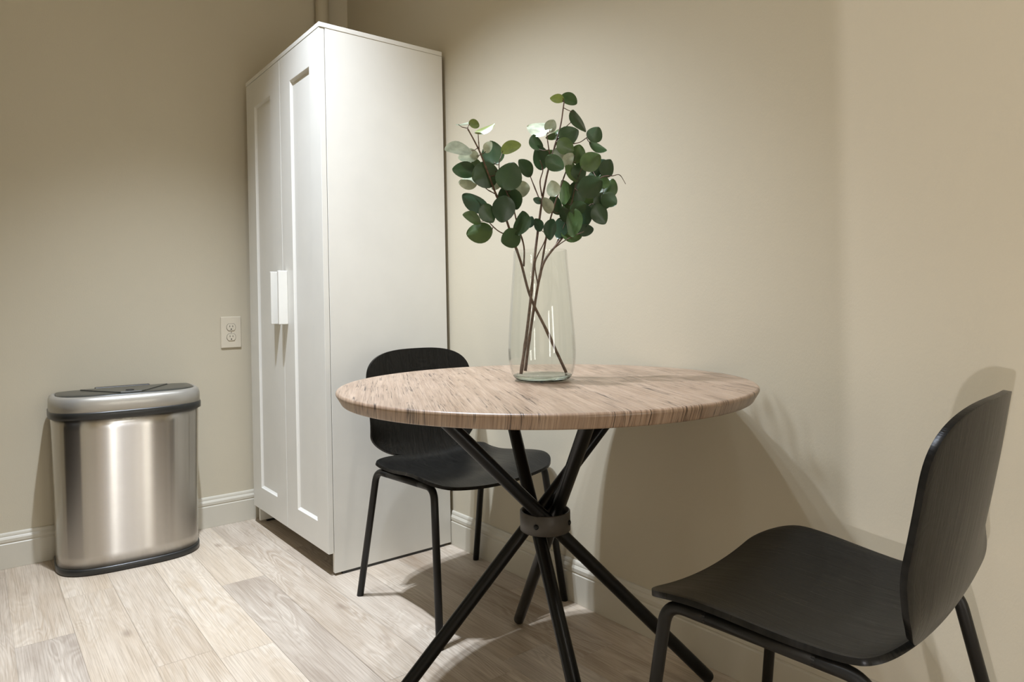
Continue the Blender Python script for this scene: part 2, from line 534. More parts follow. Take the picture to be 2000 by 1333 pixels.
LEAVES = [
 (0, (1.771, -0.5877, 1.3315), (0.0178, 0.0385, 0.0102), (0.0318, -0.0132, -0.0057), (1.7988, -0.5789, 1.3185), 3),
 (0, (1.8108, -0.582, 1.3275), (0.0187, 0.0127, -0.0083), (-0.0104, 0.0058, -0.0146), (1.7988, -0.5789, 1.3185), 2),
 (0, (1.8152, -0.5685, 1.3066), (0.0277, 0.0315, 0.016), (0.0277, -0.0147, -0.0191), (1.8133, -0.5599, 1.3073), 2),
 (0, (1.8356, -0.598, 1.2581), (-0.0469, -0.0307, 0.0085), (0.0242, -0.0323, 0.0172), (1.8125, -0.5609, 1.2738), 3),
 (0, (1.8005, -0.5527, 1.2584), (-0.019, -0.0376, -0.0028), (0.0232, -0.0133, 0.021), (1.816, -0.5563, 1.2603), 3),
 (0, (1.8144, -0.5155, 1.2429), (-0.0163, 0.0024, 0.0513), (0.0268, 0.0352, 0.0069), (1.8412, -0.5232, 1.2354), 0),
 (0, (1.8252, -0.5019, 1.2708), (0.027, 0.0301, 0.0138), (-0.0185, 0.0244, -0.0168), (1.8411, -0.5234, 1.2394), 2),
 (0, (1.7839, -0.5493, 1.2225), (-0.0169, -0.0465, 0.0093), (0.0298, -0.0058, 0.0252), (1.8072, -0.5513, 1.1992), 0),
 (0, (1.831, -0.523, 1.2228), (-0.0244, -0.0464, -0.0177), (-0.0103, -0.0135, 0.0496), (1.8415, -0.5228, 1.2233), 0),
 (0, (1.8747, -0.5355, 1.1754), (0.0068, 0.0208, 0.0535), (0.0284, 0.0373, -0.0181), (1.8476, -0.5148, 1.1856), 0),
 (0, (1.7777, -0.5412, 1.2036), (-0.0173, -0.0348, -0.0026), (-0.0149, 0.0054, 0.0271), (1.8072, -0.5513, 1.1992), 3),
 (0, (1.8345, -0.479, 1.1843), (0.0315, 0.0213, -0.0007), (-0.0004, -0.0005, -0.0328), (1.8503, -0.5113, 1.1748), 3),
 (0, (1.836, -0.4938, 1.1443), (0.0078, -0.0143, 0.0421), (0.0216, 0.0283, 0.0056), (1.8585, -0.5006, 1.1424), 0),
 (0, (1.83, -0.552, 1.1368), (-0.0216, -0.0477, 0.025), (-0.0166, 0.0258, 0.035), (1.8304, -0.5539, 1.1128), 4),
 (0, (1.8394, -0.5695, 1.1413), (0.005, 0.0211, -0.0359), (-0.0075, -0.0278, -0.0174), (1.8304, -0.5539, 1.1128), 0),
 (0, (1.8712, -0.5303, 1.1576), (-0.0119, -0.0036, -0.0515), (-0.026, -0.0341, 0.0084), (1.853, -0.5077, 1.164), 4),
 (0, (1.8624, -0.5087, 1.177), (0.0013, 0.0164, -0.0403), (-0.0335, -0.0088, -0.0046), (1.8503, -0.5113, 1.1748), 0),
 (0, (1.8352, -0.5751, 1.1037), (-0.028, -0.0231, 0.0173), (0.0225, -0.013, 0.0191), (1.8304, -0.5539, 1.1128), 1),
 (0, (1.8313, -0.5417, 1.0875), (-0.0316, -0.0411, -0.0081), (-0.0128, 0.0017, 0.041), (1.8345, -0.5382, 1.0959), 1),
 (0, (1.889, -0.5085, 1.0741), (-0.0062, 0.0169, 0.0493), (0.0402, 0.0091, 0.002), (1.8589, -0.4793, 1.0763), 0),
 (0, (1.8832, -0.5031, 1.0738), (-0.0301, -0.0238, -0.0127), (-0.0075, -0.0099, 0.0362), (1.8589, -0.4793, 1.0763), 0),
 (0, (1.8433, -0.4483, 1.0981), (0.0097, 0.0096, 0.0225), (0.018, 0.0058, -0.0103), (1.8578, -0.4828, 1.0884), 4),
 (0, (1.7906, -0.5401, 1.2321), (-0.0089, -0.0098, 0.0239), (0.0021, 0.0203, 0.0091), (1.8229, -0.5472, 1.2293), 1),
 (0, (1.8213, -0.5242, 1.1816), (0.0033, 0.0098, 0.0255), (0.0207, 0.0067, -0.0053), (1.834, -0.5326, 1.178), 3),
 (0, (1.8121, -0.5396, 1.267), (0.0084, 0.0099, 0.0215), (-0.0013, 0.0189, -0.0082), (1.816, -0.5563, 1.2603), 3),
 (1, (1.891, -0.3691, 1.3921), (-0.0111, -0.0279, 0.0057), (0.0208, -0.0061, 0.0107), (1.9023, -0.3773, 1.3851), 2),
 (1, (1.8912, -0.3725, 1.4029), (0.0169, 0.0278, -0.0159), (-0.0248, 0.0067, -0.0147), (1.9023, -0.3773, 1.3851), 1),
 (1, (1.8958, -0.3417, 1.371), (0.0227, 0.0105, -0.05), (0.0081, -0.0437, -0.0055), (1.901, -0.379, 1.3721), 0),
 (1, (1.9261, -0.3154, 1.2985), (0.0053, 0.0194, 0.0309), (0.017, 0.0223, -0.0169), (1.9127, -0.3142, 1.3103), 0),
 (1, (1.9066, -0.3001, 1.3003), (0.02, 0.0316, -0.0183), (0.0137, -0.0216, -0.0224), (1.9114, -0.3158, 1.3089), 0),
 (1, (1.875, -0.3934, 1.326), (-0.0456, -0.03, 0.0101), (-0.0089, 0.0249, 0.0339), (1.8845, -0.417, 1.3092), 3),
 (1, (1.8671, -0.3987, 1.3215), (0.0138, 0.0072, 0.0234), (0.0125, 0.0164, -0.0124), (1.8845, -0.417, 1.3092), 3),
 (1, (1.8641, -0.4225, 1.2759), (-0.0145, -0.0041, 0.0352), (0.0059, 0.0293, 0.0058), (1.8854, -0.4117, 1.2741), 0),
 (1, (1.8426, -0.4323, 1.2191), (-0.0139, -0.0193, 0.0354), (0.0326, -0.0007, 0.0125), (1.845, -0.4358, 1.2181), 0),
 (1, (1.86, -0.4115, 1.2342), (0.0004, -0.0101, 0.0497), (0.0404, 0.0078, 0.0013), (1.8867, -0.4348, 1.2303), 0),
 (1, (1.9045, -0.434, 1.2516), (0.0214, 0.0241, -0.028), (-0.0069, -0.0232, -0.0252), (1.8831, -0.4064, 1.2587), 0),
 (1, (1.8918, -0.3697, 1.3261), (-0.0331, -0.0225, -0.0168), (-0.0213, 0.0147, 0.0222), (1.8956, -0.3695, 1.3272), 1),
 (1, (1.9087, -0.3975, 1.2945), (0.0119, 0.0415, 0.0222), (0.0053, 0.0164, -0.0335), (1.8921, -0.3865, 1.3028), 0),
 (1, (1.9122, -0.4074, 1.2882), (0.013, 0.0313, -0.0198), (-0.0103, -0.0135, -0.0281), (1.8909, -0.3922, 1.2947), 1),
 (1, (1.8905, -0.3857, 1.2795), (0.013, -0.0023, -0.0389), (-0.0002, -0.0322, 0.0018), (1.8901, -0.385, 1.2892), 3),
 (1, (1.8755, -0.3761, 1.2681), (-0.0205, -0.0165, 0.0098), (-0.0026, 0.0137, 0.0175), (1.8856, -0.3991, 1.2701), 1),
 (1, (1.8649, -0.4203, 1.1533), (-0.0076, -0.0154, 0.0102), (0.0131, -0.0003, 0.0094), (1.8682, -0.4219, 1.1525), 4),
 (2, (1.9021, -0.3435, 1.2482), (0.0129, -0.0005, 0.0375), (0.0195, 0.0256, -0.0063), (1.904, -0.3585, 1.2522), 1),
 (2, (1.9177, -0.3528, 1.205), (-0.0023, -0.0288, 0.044), (-0.0087, 0.0339, 0.0217), (1.919, -0.3553, 1.2072), 1),
 (2, (1.9453, -0.367, 1.2293), (0.0277, 0.0282, 0.0216), (0.0112, 0.0147, -0.0335), (1.9199, -0.3541, 1.2113), 1),
 (2, (1.9178, -0.3589, 1.1977), (0.0112, 0.0123, 0.0428), (0.0019, 0.036, -0.0108), (1.9172, -0.3576, 1.199), 0),
 (2, (1.8904, -0.2763, 1.2345), (0.0227, 0.0222, 0.0254), (0.0161, 0.013, -0.0259), (1.9271, -0.291, 1.2107), 0),
 (2, (1.9318, -0.279, 1.2187), (0.0035, 0.0156, 0.0377), (0.0099, 0.0289, -0.0129), (1.9362, -0.2833, 1.2164), 0),
 (2, (1.9086, -0.2604, 1.1735), (0.0098, 0.0238, 0.0412), (0.0333, 0.0139, -0.0159), (1.9145, -0.2788, 1.1743), 1),
 (2, (1.9412, -0.2956, 1.1718), (0.0222, 0.0172, -0.0237), (-0.0122, -0.016, -0.0231), (1.918, -0.2742, 1.1798), 0),
 (2, (1.948, -0.3792, 1.1733), (0.0368, 0.0318, 0.0163), (0.0086, 0.0113, -0.0414), (1.9132, -0.3587, 1.1857), 0),
 (2, (1.9003, -0.3347, 1.1521), (-0.001, -0.009, 0.0497), (0.0178, 0.0365, 0.007), (1.8938, -0.3223, 1.1524), 0),
 (2, (1.8824, -0.3615, 1.1545), (-0.0105, 0.0035, 0.0523), (0.0416, -0.0063, 0.0088), (1.9005, -0.3589, 1.1502), 1),
 (2, (1.8739, -0.372, 1.1307), (-0.005, -0.0149, 0.0434), (-0.002, 0.0356, 0.012), (1.8817, -0.4, 1.1344), 0),
 (2, (1.9315, -0.3104, 1.1472), (0.0039, 0.0243, -0.0392), (-0.0132, -0.0285, -0.019), (1.9039, -0.2926, 1.1576), 0),
 (2, (1.8853, -0.3222, 1.1537), (0.0157, 0.0094, -0.0496), (-0.037, -0.0163, -0.0148), (1.8938, -0.3223, 1.1524), 4),
 (2, (1.9244, -0.3823, 1.1313), (0.0171, -0.0081, -0.0578), (-0.0455, 0.0014, -0.0137), (1.8973, -0.3589, 1.1422), 1),
 (2, (1.8831, -0.3215, 1.0873), (0.029, 0.0192, 0.0081), (-0.0044, 0.016, -0.0223), (1.9111, -0.349, 1.0804), 4),
 (2, (1.8751, -0.3673, 1.0842), (0.0242, 0.0368, -0.0086), (0.0194, -0.0186, -0.025), (1.8739, -0.3649, 1.0913), 1),
 (2, (1.8715, -0.3657, 1.1197), (-0.0027, -0.0039, -0.0445), (-0.036, -0.0067, 0.0028), (1.8824, -0.3619, 1.1089), 4),
 (2, (1.8968, -0.4149, 1.1111), (-0.0064, -0.0057, -0.0429), (0.0037, -0.0354, 0.0042), (1.8735, -0.4025, 1.1103), 4),
 (2, (1.8611, -0.2895, 1.1658), (0.0165, 0.0319, -0.0069), (-0.0038, -0.005, -0.0322), (1.8938, -0.3223, 1.1524), 0),
 (2, (1.921, -0.3028, 1.1656), (0.0235, 0.0282, -0.0142), (-0.0079, -0.0103, -0.0336), (1.9074, -0.288, 1.1631), 0),
 (2, (1.9109, -0.4365, 1.124), (-0.0019, -0.0124, 0.032), (0.0275, 0.0026, 0.0026), (1.8817, -0.4, 1.1344), 3),
 (2, (1.8835, -0.4397, 1.0866), (-0.01, -0.0069, 0.026), (0.0213, 0.0028, 0.0089), (1.866, -0.4041, 1.0861), 4),
 (2, (1.9106, -0.4205, 1.163), (-0.0065, -0.0016, 0.0335), (0.0228, 0.015, 0.0052), (1.8911, -0.3919, 1.171), 3),
 (2, (1.8872, -0.3592, 1.1329), (0.0047, 0.0044, 0.0322), (0.0238, 0.0114, -0.005), (1.8942, -0.3589, 1.1343), 1),
 (2, (1.9026, -0.3015, 1.2387), (-0.0116, -0.0265, 0.0169), (0.0182, 0.0044, 0.0193), (1.9199, -0.3541, 1.2113), 1),
 (2, (1.9008, -0.373, 1.1084), (-0.0008, -0.0127, 0.031), (0.0254, 0.008, 0.004), (1.8824, -0.3619, 1.1089), 0),
 (2, (1.8764, -0.2704, 1.2097), (0.0149, 0.0135, 0.0327), (0.0259, 0.0087, -0.0154), (1.9114, -0.2992, 1.1955), 0),
 (2, (1.929, -0.3875, 1.13), (0.0268, 0.0185, 0.0106), (0.0054, 0.007, -0.0258), (1.8942, -0.3589, 1.1343), 0),
 (2, (1.9189, -0.2653, 1.1937), (-0.0118, 0.0027, 0.0324), (0.0164, 0.0215, 0.0042), (1.918, -0.2742, 1.1798), 1),
 (2, (1.9161, -0.3913, 1.2323), (0.0082, 0.015, 0.0281), (-0.0014, 0.0238, -0.0123), (1.8988, -0.3694, 1.2298), 3),
 (2, (1.896, -0.3206, 1.1855), (0.0197, 0.0212, -0.0251), (-0.0226, -0.0043, -0.0213), (1.9132, -0.3587, 1.1857), 1),
]

# ------------------------------------------------------------------ the room
RX, RY, RH = 5.2, -4.3, 3.05
struct('wall_left', nbox(-.12, 0, RY, .12, 0, RH), WALL, smooth=False)
struct('wall_back', nbox(0, RX, 0, .12, 0, RH), WALL, smooth=False)
struct('wall_right', nbox(RX, RX + .12, RY, .12, 0, RH), WALL, smooth=False)
struct('wall_rear', nbox(-.12, RX + .12, RY - .12, RY, 0, RH), WALL, smooth=False)
struct('wall_blocker', nbox(0, 2.95, -1.98, -1.85, 0, RH), WALL, smooth=False)  # added unseen wall that blocks low_lamp and shapes its patch edge
struct('dark_streak_panel', nbox(.22, .98, -1.85, -1.815, 0, 2.05), DARKPANEL, smooth=False)  # added unseen dark panel, there for the dark streak mirrored in the can
struct('ceiling', nbox(-.12, RX + .12, RY - .12, .12, RH, RH + .1), CEIL, smooth=False)


def make_floor():
    """planks run along the back wall; one mesh, a tone and a texture offset per plank"""
    rnd = random.Random(11)
    bm = bmesh.new()
    tl = bm.loops.layers.float_color.new('tone')
    ol = bm.loops.layers.float_vector.new('off')
    PW, PL, g = .1424, 1.22, .00035
    fixed = {(-1): .75, 3: .68, 7: 1.772, 4: .33}
    tones = {(-2, 0): (.30, .05), (-2, 1): (.45, .2), (-1, 0): (.62, .05), (-1, 1): (.30, .50), (3, 1): (.35, .40), (3, 0): (.9, .05), (7, 1): (.20, .0), (7, 2): (.42, .0),
             (0, 0): (.85, .0), (0, 1): (.85, .1), (1, 0): (.75, .1), (1, 1): (.70, .0), (2, 0): (.95, .0), (2, 1): (.95, .1), (4, 1): (.45, .15)}
    k0 = int((RY + 1.25) / PW) - 1
    k1 = int(1.25 / PW) + 1
    for k in range(k0, k1 + 1):
        y0, y1 = max(RY, -1.25 + k * PW), min(0.0, -1.25 + (k + 1) * PW)
        if y1 - y0 < 1e-3:
            continue
        j = fixed.get(k, rnd.uniform(0, PL))
        cuts = [0.0]
        x = j % PL
        if x < 1e-3:
            x += PL
        while x < RX:
            cuts.append(x)
            x += PL
        cuts.append(RX)
        for i, (a, b) in enumerate(zip(cuts, cuts[1:])):
            t = tones.get((k, i), (rnd.uniform(.2, .95), rnd.choice((0, 0, .1, .3, .6))))
            off = (rnd.uniform(0, 40), rnd.uniform(0, 40), 0)
            vs = [bm.verts.new(p) for p in ((a + g, y0 + g, 0), (b - g, y0 + g, 0), (b - g, y1 - g, 0), (a + g, y1 - g, 0))]
            f = bm.faces.new(vs)
            for lp in f.loops:
                lp[tl] = (t[0], t[1], 0, 1)
                lp[ol] = off
    # the sub-floor seen as hairline gaps, and the slab under it
    vs = [bm.verts.new(p) for p in ((0, RY, -.0012), (RX, RY, -.0012), (RX, 0, -.0012), (0, 0, -.0012))]
    f = bm.faces.new(vs)
    for lp in f.loops:
        lp[tl] = (.25, 0, 0, 1)
    box(bm, -.12, RX + .12, RY - .12, .12, -.1, -.002)
    me = bpy.data.meshes.new('floor')
    bm.to_mesh(me)
    bm.free()
    o = link('floor', me, FLOOR, smooth=False)
    o['kind'] = 'structure'


make_floor()


def baseboard(name, p0, p1, inward):
    """moulded skirting: flat board, a shadow groove and a rounded cap"""
    prof = [(0, 0), (.0142, 0), (.0142, .088), (.0118, .0905), (.0118, .0935), (.0136, .096), (.0136, .106),
            (.0100, .112), (.0082, .1145), (.0082, .118), (.0070, .123), (.0048, .127), (0, .1285)]
    bm = bmesh.new()
    inward = Vector(inward)
    ra = [bm.verts.new(Vector(p0) + inward * d + Vector((0, 0, z))) for d, z in prof]
    rb = [bm.verts.new(Vector(p1) + inward * d + Vector((0, 0, z))) for d, z in prof]
    n = len(prof)
    for i in range(n):
        bm.faces.new((ra[i], ra[(i + 1) % n], rb[(i + 1) % n], rb[i]))
    bm.faces.new(ra)
    bm.faces.new(rb[::-1])
    struct(name, bm, TRIM, smooth=False, bevel=.0008, seg=2)


baseboard('baseboard_left', (0, RY, 0), (0, 0, 0), (1, 0, 0))
baseboard('baseboard_back', (0, 0, 0), (RX, 0, 0), (0, -1, 0))

# boxed pipe running up the corner behind the wardrobe
bm = bmesh.new()
tube(bm, [(.036, -.145, 0), (.036, -.145, RH)], .031, 28)
o = obj('corner_pipe', bm, WALL)
o['label'] = 'beige painted vertical pipe rising in the corner behind the white wardrobe'
o['category'] = 'pipe'

# ------------------------------------------------------------------ wardrobe
XL, XR, YF, YB, H = .070, .849, -.516, -.0165, 1.90
wd = thing('wardrobe', 'tall white two-door wardrobe with framed doors standing in the corner', 'wardrobe', (0, 0, 0))
TS = .0165
obj('top_panel', nbox(XL - .001, XR + .001, YF - .001, YB, H - TS, H), WHITE, wd, smooth=False, bevel=.0012)
for x0, x1 in ((XL, XL + .016), (XR - .016, XR)):
    obj('side_panel', nbox(x0, x1, YF + .0215, YB, .009, H - TS - .0008), WHITE, wd, smooth=False, bevel=.0008)
obj('bottom_panel', nbox(XL + .0165, XR - .0165, YF + .024, YB - .004, .082, .098), WHITE, wd, smooth=False, bevel=.0008)
obj('back_panel', nbox(XL + .0165, XR - .0165, YB - .0035, YB - .0005, .02, H - TS - .002), WHITE, wd, smooth=False)
obj('glide_strip', nbox(XR - .0155, XR - .0005, YF + .05, YB - .03, 0, .009), BLACKP, wd, smooth=False)
obj('glide_strip', nbox(XL + .0005, XL + .0155, YF + .05, YB - .03, 0, .009), BLACKP, wd, smooth=False)


def door_mesh(x0, x1, z0, z1, rx0, rx1, rz0, rz1):
    bm = bmesh.new()
    yf, yb, d, i = YF, YF + .0195, .0085, .0085
    def ring(a, b, c, e, y):
        return [bm.verts.new(p) for p in ((a, y, c), (b, y, c), (b, y, e), (a, y, e))]
    o_f = ring(x0, x1, z0, z1, yf)
    i_f = ring(rx0, rx1, rz0, rz1, yf)
    i_m = ring(rx0 + .003, rx1 - .003, rz0 + .003, rz1 - .003, yf + .004)
    i_b = ring(rx0 + i, rx1 - i, rz0 + i, rz1 - i, yf + d)
    o_b = ring(x0, x1, z0, z1, yb)
    for A, B in ((o_f, i_f), (i_f, i_m), (i_m, i_b), (o_f, o_b)):
        for k in range(4):
            bm.faces.new((A[k], A[(k + 1) % 4], B[(k + 1) % 4], B[k]))
    bm.faces.new(i_b)
    bm.faces.new(o_b[::-1])
    return bm


SEAM = .468
ZD0, ZD1 = .078, H - TS - .0018
for x0, x1, rx0, rx1, hx in ((XL + .001, SEAM - .0012, .172, .360, SEAM - .041), (SEAM + .0012, XR - .001, .574, .757, SEAM + .041)):
    d = obj('door', door_mesh(x0, x1, ZD0, ZD1, rx0, rx1, .172, 1.772), WHITE, wd, smooth=False, bevel=.0011)
    hb = nbox(hx - .007, hx + .007, YF - .036, YF - .0002, .862, 1.066)
    obj('handle', hb, WHITE, d, smooth=False, bevel=.0025, seg=3)

# ------------------------------------------------------------------ wall outlet
ot = thing('wall_outlet', 'ivory duplex power outlet on the left wall beside the wardrobe', 'outlet', (0, -.579, .8245))
obj('cover_plate', nbox(0, .0062, -.043, .043, -.0675, .0675), PLATE, ot, smooth=False, bevel=.003, seg=3)
for s in (1, -1):
    bm = bmesh.new()
    zc = s * .0215
    pts = []
    for k in range(40):
        a = 2 * pi * k / 40
        y, z = .0185 * cos(a), .0185 * sin(a)
        pts.append((y, max(-.0148, min(.0148, z))))
    fr = [bm.verts.new((.0088, y * .96, zc + z * .96)) for y, z in pts]
    mid = [bm.verts.new((.0080, y, zc + z)) for y, z in pts]
    bk = [bm.verts.new((.0050, y, zc + z)) for y, z in pts]
    for k in range(40):
        k2 = (k + 1) % 40
        bm.faces.new((fr[k], fr[k2], mid[k2], mid[k]))
        bm.faces.new((mid[k], mid[k2], bk[k2], bk[k]))
    bm.faces.new(fr)
    rc = obj('receptacle', bm, PLATE, ot, smooth=False)
    # dark reveal round the receptacle, slots and ground hole
    bm = bmesh.new()
    for k in range(40):
        k2 = (k + 1) % 40
        a0, a1 = pts[k], pts[k2]
        q = [bm.verts.new((.0064, y * f, zc + z * f)) for (y, z), f in ((a0, 1.0), (a1, 1.0), (a1, 1.07), (a0, 1.07))]
        bm.faces.new(q)
    obj('reveal_ring', bm, SLOT, rc, smooth=False)
    for yy in (-.0063, .0063):
        obj('slot', nbox(.0070, .0091, yy - .0011, yy + .0011, zc + .0005, zc + .0080), SLOT, rc, smooth=False)
    bm = bmesh.new()
    tube(bm, [(.0070, 0, zc - .0080), (.0091, 0, zc - .0080)], .0027, 14)
    obj('ground_hole', bm, SLOT, rc)
bm = bmesh.new()
tube(bm, [(.005, 0, 0), (.0072, 0, 0)], .0026, 14)
obj('screw', bm, METAL, ot)

# ------------------------------------------------------------------ trash can
TW, TD = .500, .278
tc_ = thing('trash_can', 'brushed steel sensor trash can with black lid against the left wall', 'trash can', (.0, -1.0, 0))
tc_.rotation_euler = (0, 0, math.radians(-3.0))
tc_.location = (.038, -1.003, 0)


def d_outline(hw, x0, x1, n=72, rc=.03):
    """plan of the can: flat back, bulging front; counter-clockwise list of (x, y)"""
    xm = .085
    pts = []
    for k in range(n + 1):
        a = -pi / 2 + pi * k / n
        c, s = cos(a), sin(a)
        x = xm + (x1 - xm) * abs(c) ** (2 / 3.2)
        y = hw * math.copysign(abs(s) ** (2 / 3.2), s)
        pts.append((x, y))
    for k in range(9):
        a = pi / 2 * k / 8
        pts.append((x0 + rc - rc * sin(a), hw - rc + rc * cos(a)))
    for k in range(9):
        a = pi / 2 * k / 8
        pts.append((x0 + rc - rc * cos(a), -hw + rc - rc * sin(a)))
    # resample evenly
    P = pts + [pts[0]]
    L = [0]
    for a, b in zip(P, P[1:]):
        L.append(L[-1] + math.hypot(b[0] - a[0], b[1] - a[1]))
    out = []
    j = 0
    N = 180
    for i in range(N):
        t = L[-1] * i / N
        while L[j + 1] < t:
            j += 1
        f = (t - L[j]) / max(1e-9, L[j + 1] - L[j])
        out.append((P[j][0] + (P[j + 1][0] - P[j][0]) * f, P[j][1] + (P[j + 1][1] - P[j][1]) * f))
    return out


def loft(levels, cap_top=True, cap_bot=True, uv=False):
    """levels: list of (outline, z)"""
    bm = bmesh.new()
    uvl = bm.loops.layers.uv.new('UVMap') if uv else None
    rings = [[bm.verts.new((x, y, z if not callable(z) else z(x, y))) for x, y in o] for o, z in levels]
    n = len(rings[0])
    for i, (A, B) in enumerate(zip(rings, rings[1:])):
        for k in range(n):
            k2 = (k + 1) % n
            f = bm.faces.new((A[k], A[k2], B[k2], B[k]))
            if uv:
                za, zb = levels[i][1], levels[i + 1][1]
                for lp, q in zip(f.loops, ((k / n, za), (k / n + 1 / n, za), (k / n + 1 / n, zb), (k / n, zb))):
                    lp[uvl].uv = q
    if cap_top:
        bm.faces.new(rings[-1])
    if cap_bot:
        bm.faces.new(rings[0][::-1])
    return bm


def D(grow=0.0, taper=0.0):
    return d_outline(TW / 2 - taper + grow, -grow * .6, TD - taper * .6 + grow, rc=.03)


lv = []
for k in range(13):
    z = .022 + (.553 - .022) * k / 12
    lv.append((D(-.004, .010 * (1 - k / 12)), z))
obj('body', loft(lv, uv=True), STEEL, tc_)
obj('base_band', loft([(D(-.004, .010), 0), (D(.001, .010), .004), (D(.001, .010), .020), (D(-.002, .010), .024)]), BLACKP, tc_)
obj('gasket_band', loft([(D(-.002), .545), (D(.0045), .548), (D(.0045), .568), (D(.001), .573)]), BLACKP, tc_)
obj('lid_rim', loft([(D(-.004), .566), (D(.002), .570), (D(.001), .605), (D(-.003), .617), (D(-.010), .6235),
                     (D(-.017), .6250), (D(-.019), .6235), (D(-.020), .610)]), RIM, tc_)
lid = obj('lid', loft([(D(-.021), .608), (D(-.021), .6245), (D(-.024), .6275), (D(-.05), .6300)]), BLACKG, tc_)
# two flap seams in a V, the sensor island between them, the eye and the rear hinge block
bm = bmesh.new()
prism = [(.050, .150), (.050, -.150), (.225, -.050), (.243, -.035), (.243, .035), (.225, .050)]
lo = [bm.verts.new((x, y, .624)) for x, y in prism]
hi = [bm.verts.new((x, y, .6335)) for x, y in prism]
for k in range(6):
    bm.faces.new((lo[k], lo[(k + 1) % 6], hi[(k + 1) % 6], hi[k]))
bm.faces.new(hi)
bm.faces.new(lo[::-1])
isl = obj('sensor_panel', bm, BLACKG, lid, smooth=False, bevel=.002)
bm = bmesh.new()
lathe(bm, [(0, .6330), (.014, .6330), (.014, .6352), (.011, .6362), (0, .6362)], 28)
bmesh.ops.translate(bm, verts=bm.verts, vec=(.200, 0, 0))
obj('sensor_eye', bm, SLOT, lid)
obj('hinge', nbox(.004, .030, -.100, .090, .624, .6345), BLACKP, lid, smooth=False, bevel=.004, seg=3)

# ------------------------------------------------------------------ table
TX, TY, TH, TR = 1.900, -.457, .746, .453
tb = thing('dining_table', 'round wooden pedestal table with crossed black metal legs', 'table', (TX, TY, 0))
bm = bmesh.new()
pr = [(0, TH)]
pr += [(TR - .060, TH), (TR - .020, TH - .0001), (TR - .0068, TH - .0008)]
for k in range(1, 9):
    a = pi / 2 - pi * .60 * k / 8
    pr.append((TR - .0060 + .0060 * cos(a), TH - .0066 + .0060 * sin(a)))
for k in range(0, 7):
    a = -pi * .10 - pi * .40 * k / 6
    pr.append((TR - .0155 + .0060 * cos(a), TH - .0230 + .0060 * sin(a)))
pr += [(TR - .025, TH - .0290), (0, TH - .0290)]
lathe(bm, pr, 160)
top = obj('tabletop', bm, TABLE, tb)
LEGS = [((2.0468, -.0614), (1.8242, -.7163)), ((2.2305, -.6148), (1.6425, -.3685)),
        ((1.5075, -.2241), (2.1378, -.5432)), ((1.7084, -.8008), (1.9401, -.2010))]
for (bx, by), (tx, ty) in LEGS:
    b = Vector((bx - TX, by - TY, 0))
    t = Vector((tx - TX, ty - TY, .7165))
    dr = (t - b).normalized()
    R = .0150
    bm = bmesh.new()
    P = [b + dr * .0105, b + dr * .012, b + dr * .016, b + dr * .05, t - dr * .02, t - dr * .004]
    tube(bm, P, [R * .80, R * .92, R, R, R, R], 24)
    lg = obj('leg', bm, BLACK_STEEL, tb)
    bm = bmesh.new()
    lathe(bm, [(0, .7125), (.034, .7125), (.036, .7140), (.036, .7184), (0, .7184)], 28)
    bmesh.ops.translate(bm, verts=bm.verts, vec=(t.x, t.y, 0))
    obj('mounting_plate', bm, BLACK_STEEL, lg)
bm = bmesh.new()
lathe(bm, [(.0530, .408), (.0555, .4075), (.0570, .409), (.0570, .451), (.0555, .4525), (.0530, .452)], 64, close=True)
bmesh.ops.translate(bm, verts=bm.verts, vec=(1.883 - TX, -.443 - TY, 0))
band = obj('clamp_ring', bm, BAND_STEEL, tb)
for ang in (-62, -155, 28, 118):
    bm = bmesh.new()
    a = math.radians(ang)
    c = Vector((1.883 - TX, -.443 - TY, .429))
    dv = Vector((cos(a), sin(a), 0))
    tube(bm, [c + dv * .0555, c + dv * .0590, c + dv * .0602], [.0058, .0056, .0040], 16)
    obj('bolt', bm, BLACK_STEEL, band)

# ------------------------------------------------------------------ chairs
xf, zf, zs, xr, xb1, xb2, xt, zt = .215, .401, .415, -.176, -.208, -.231, -.249, .777
wf, wm, wn, wb, wt, cb, sd = .249, .217, .100, .206, .205, .026, .021


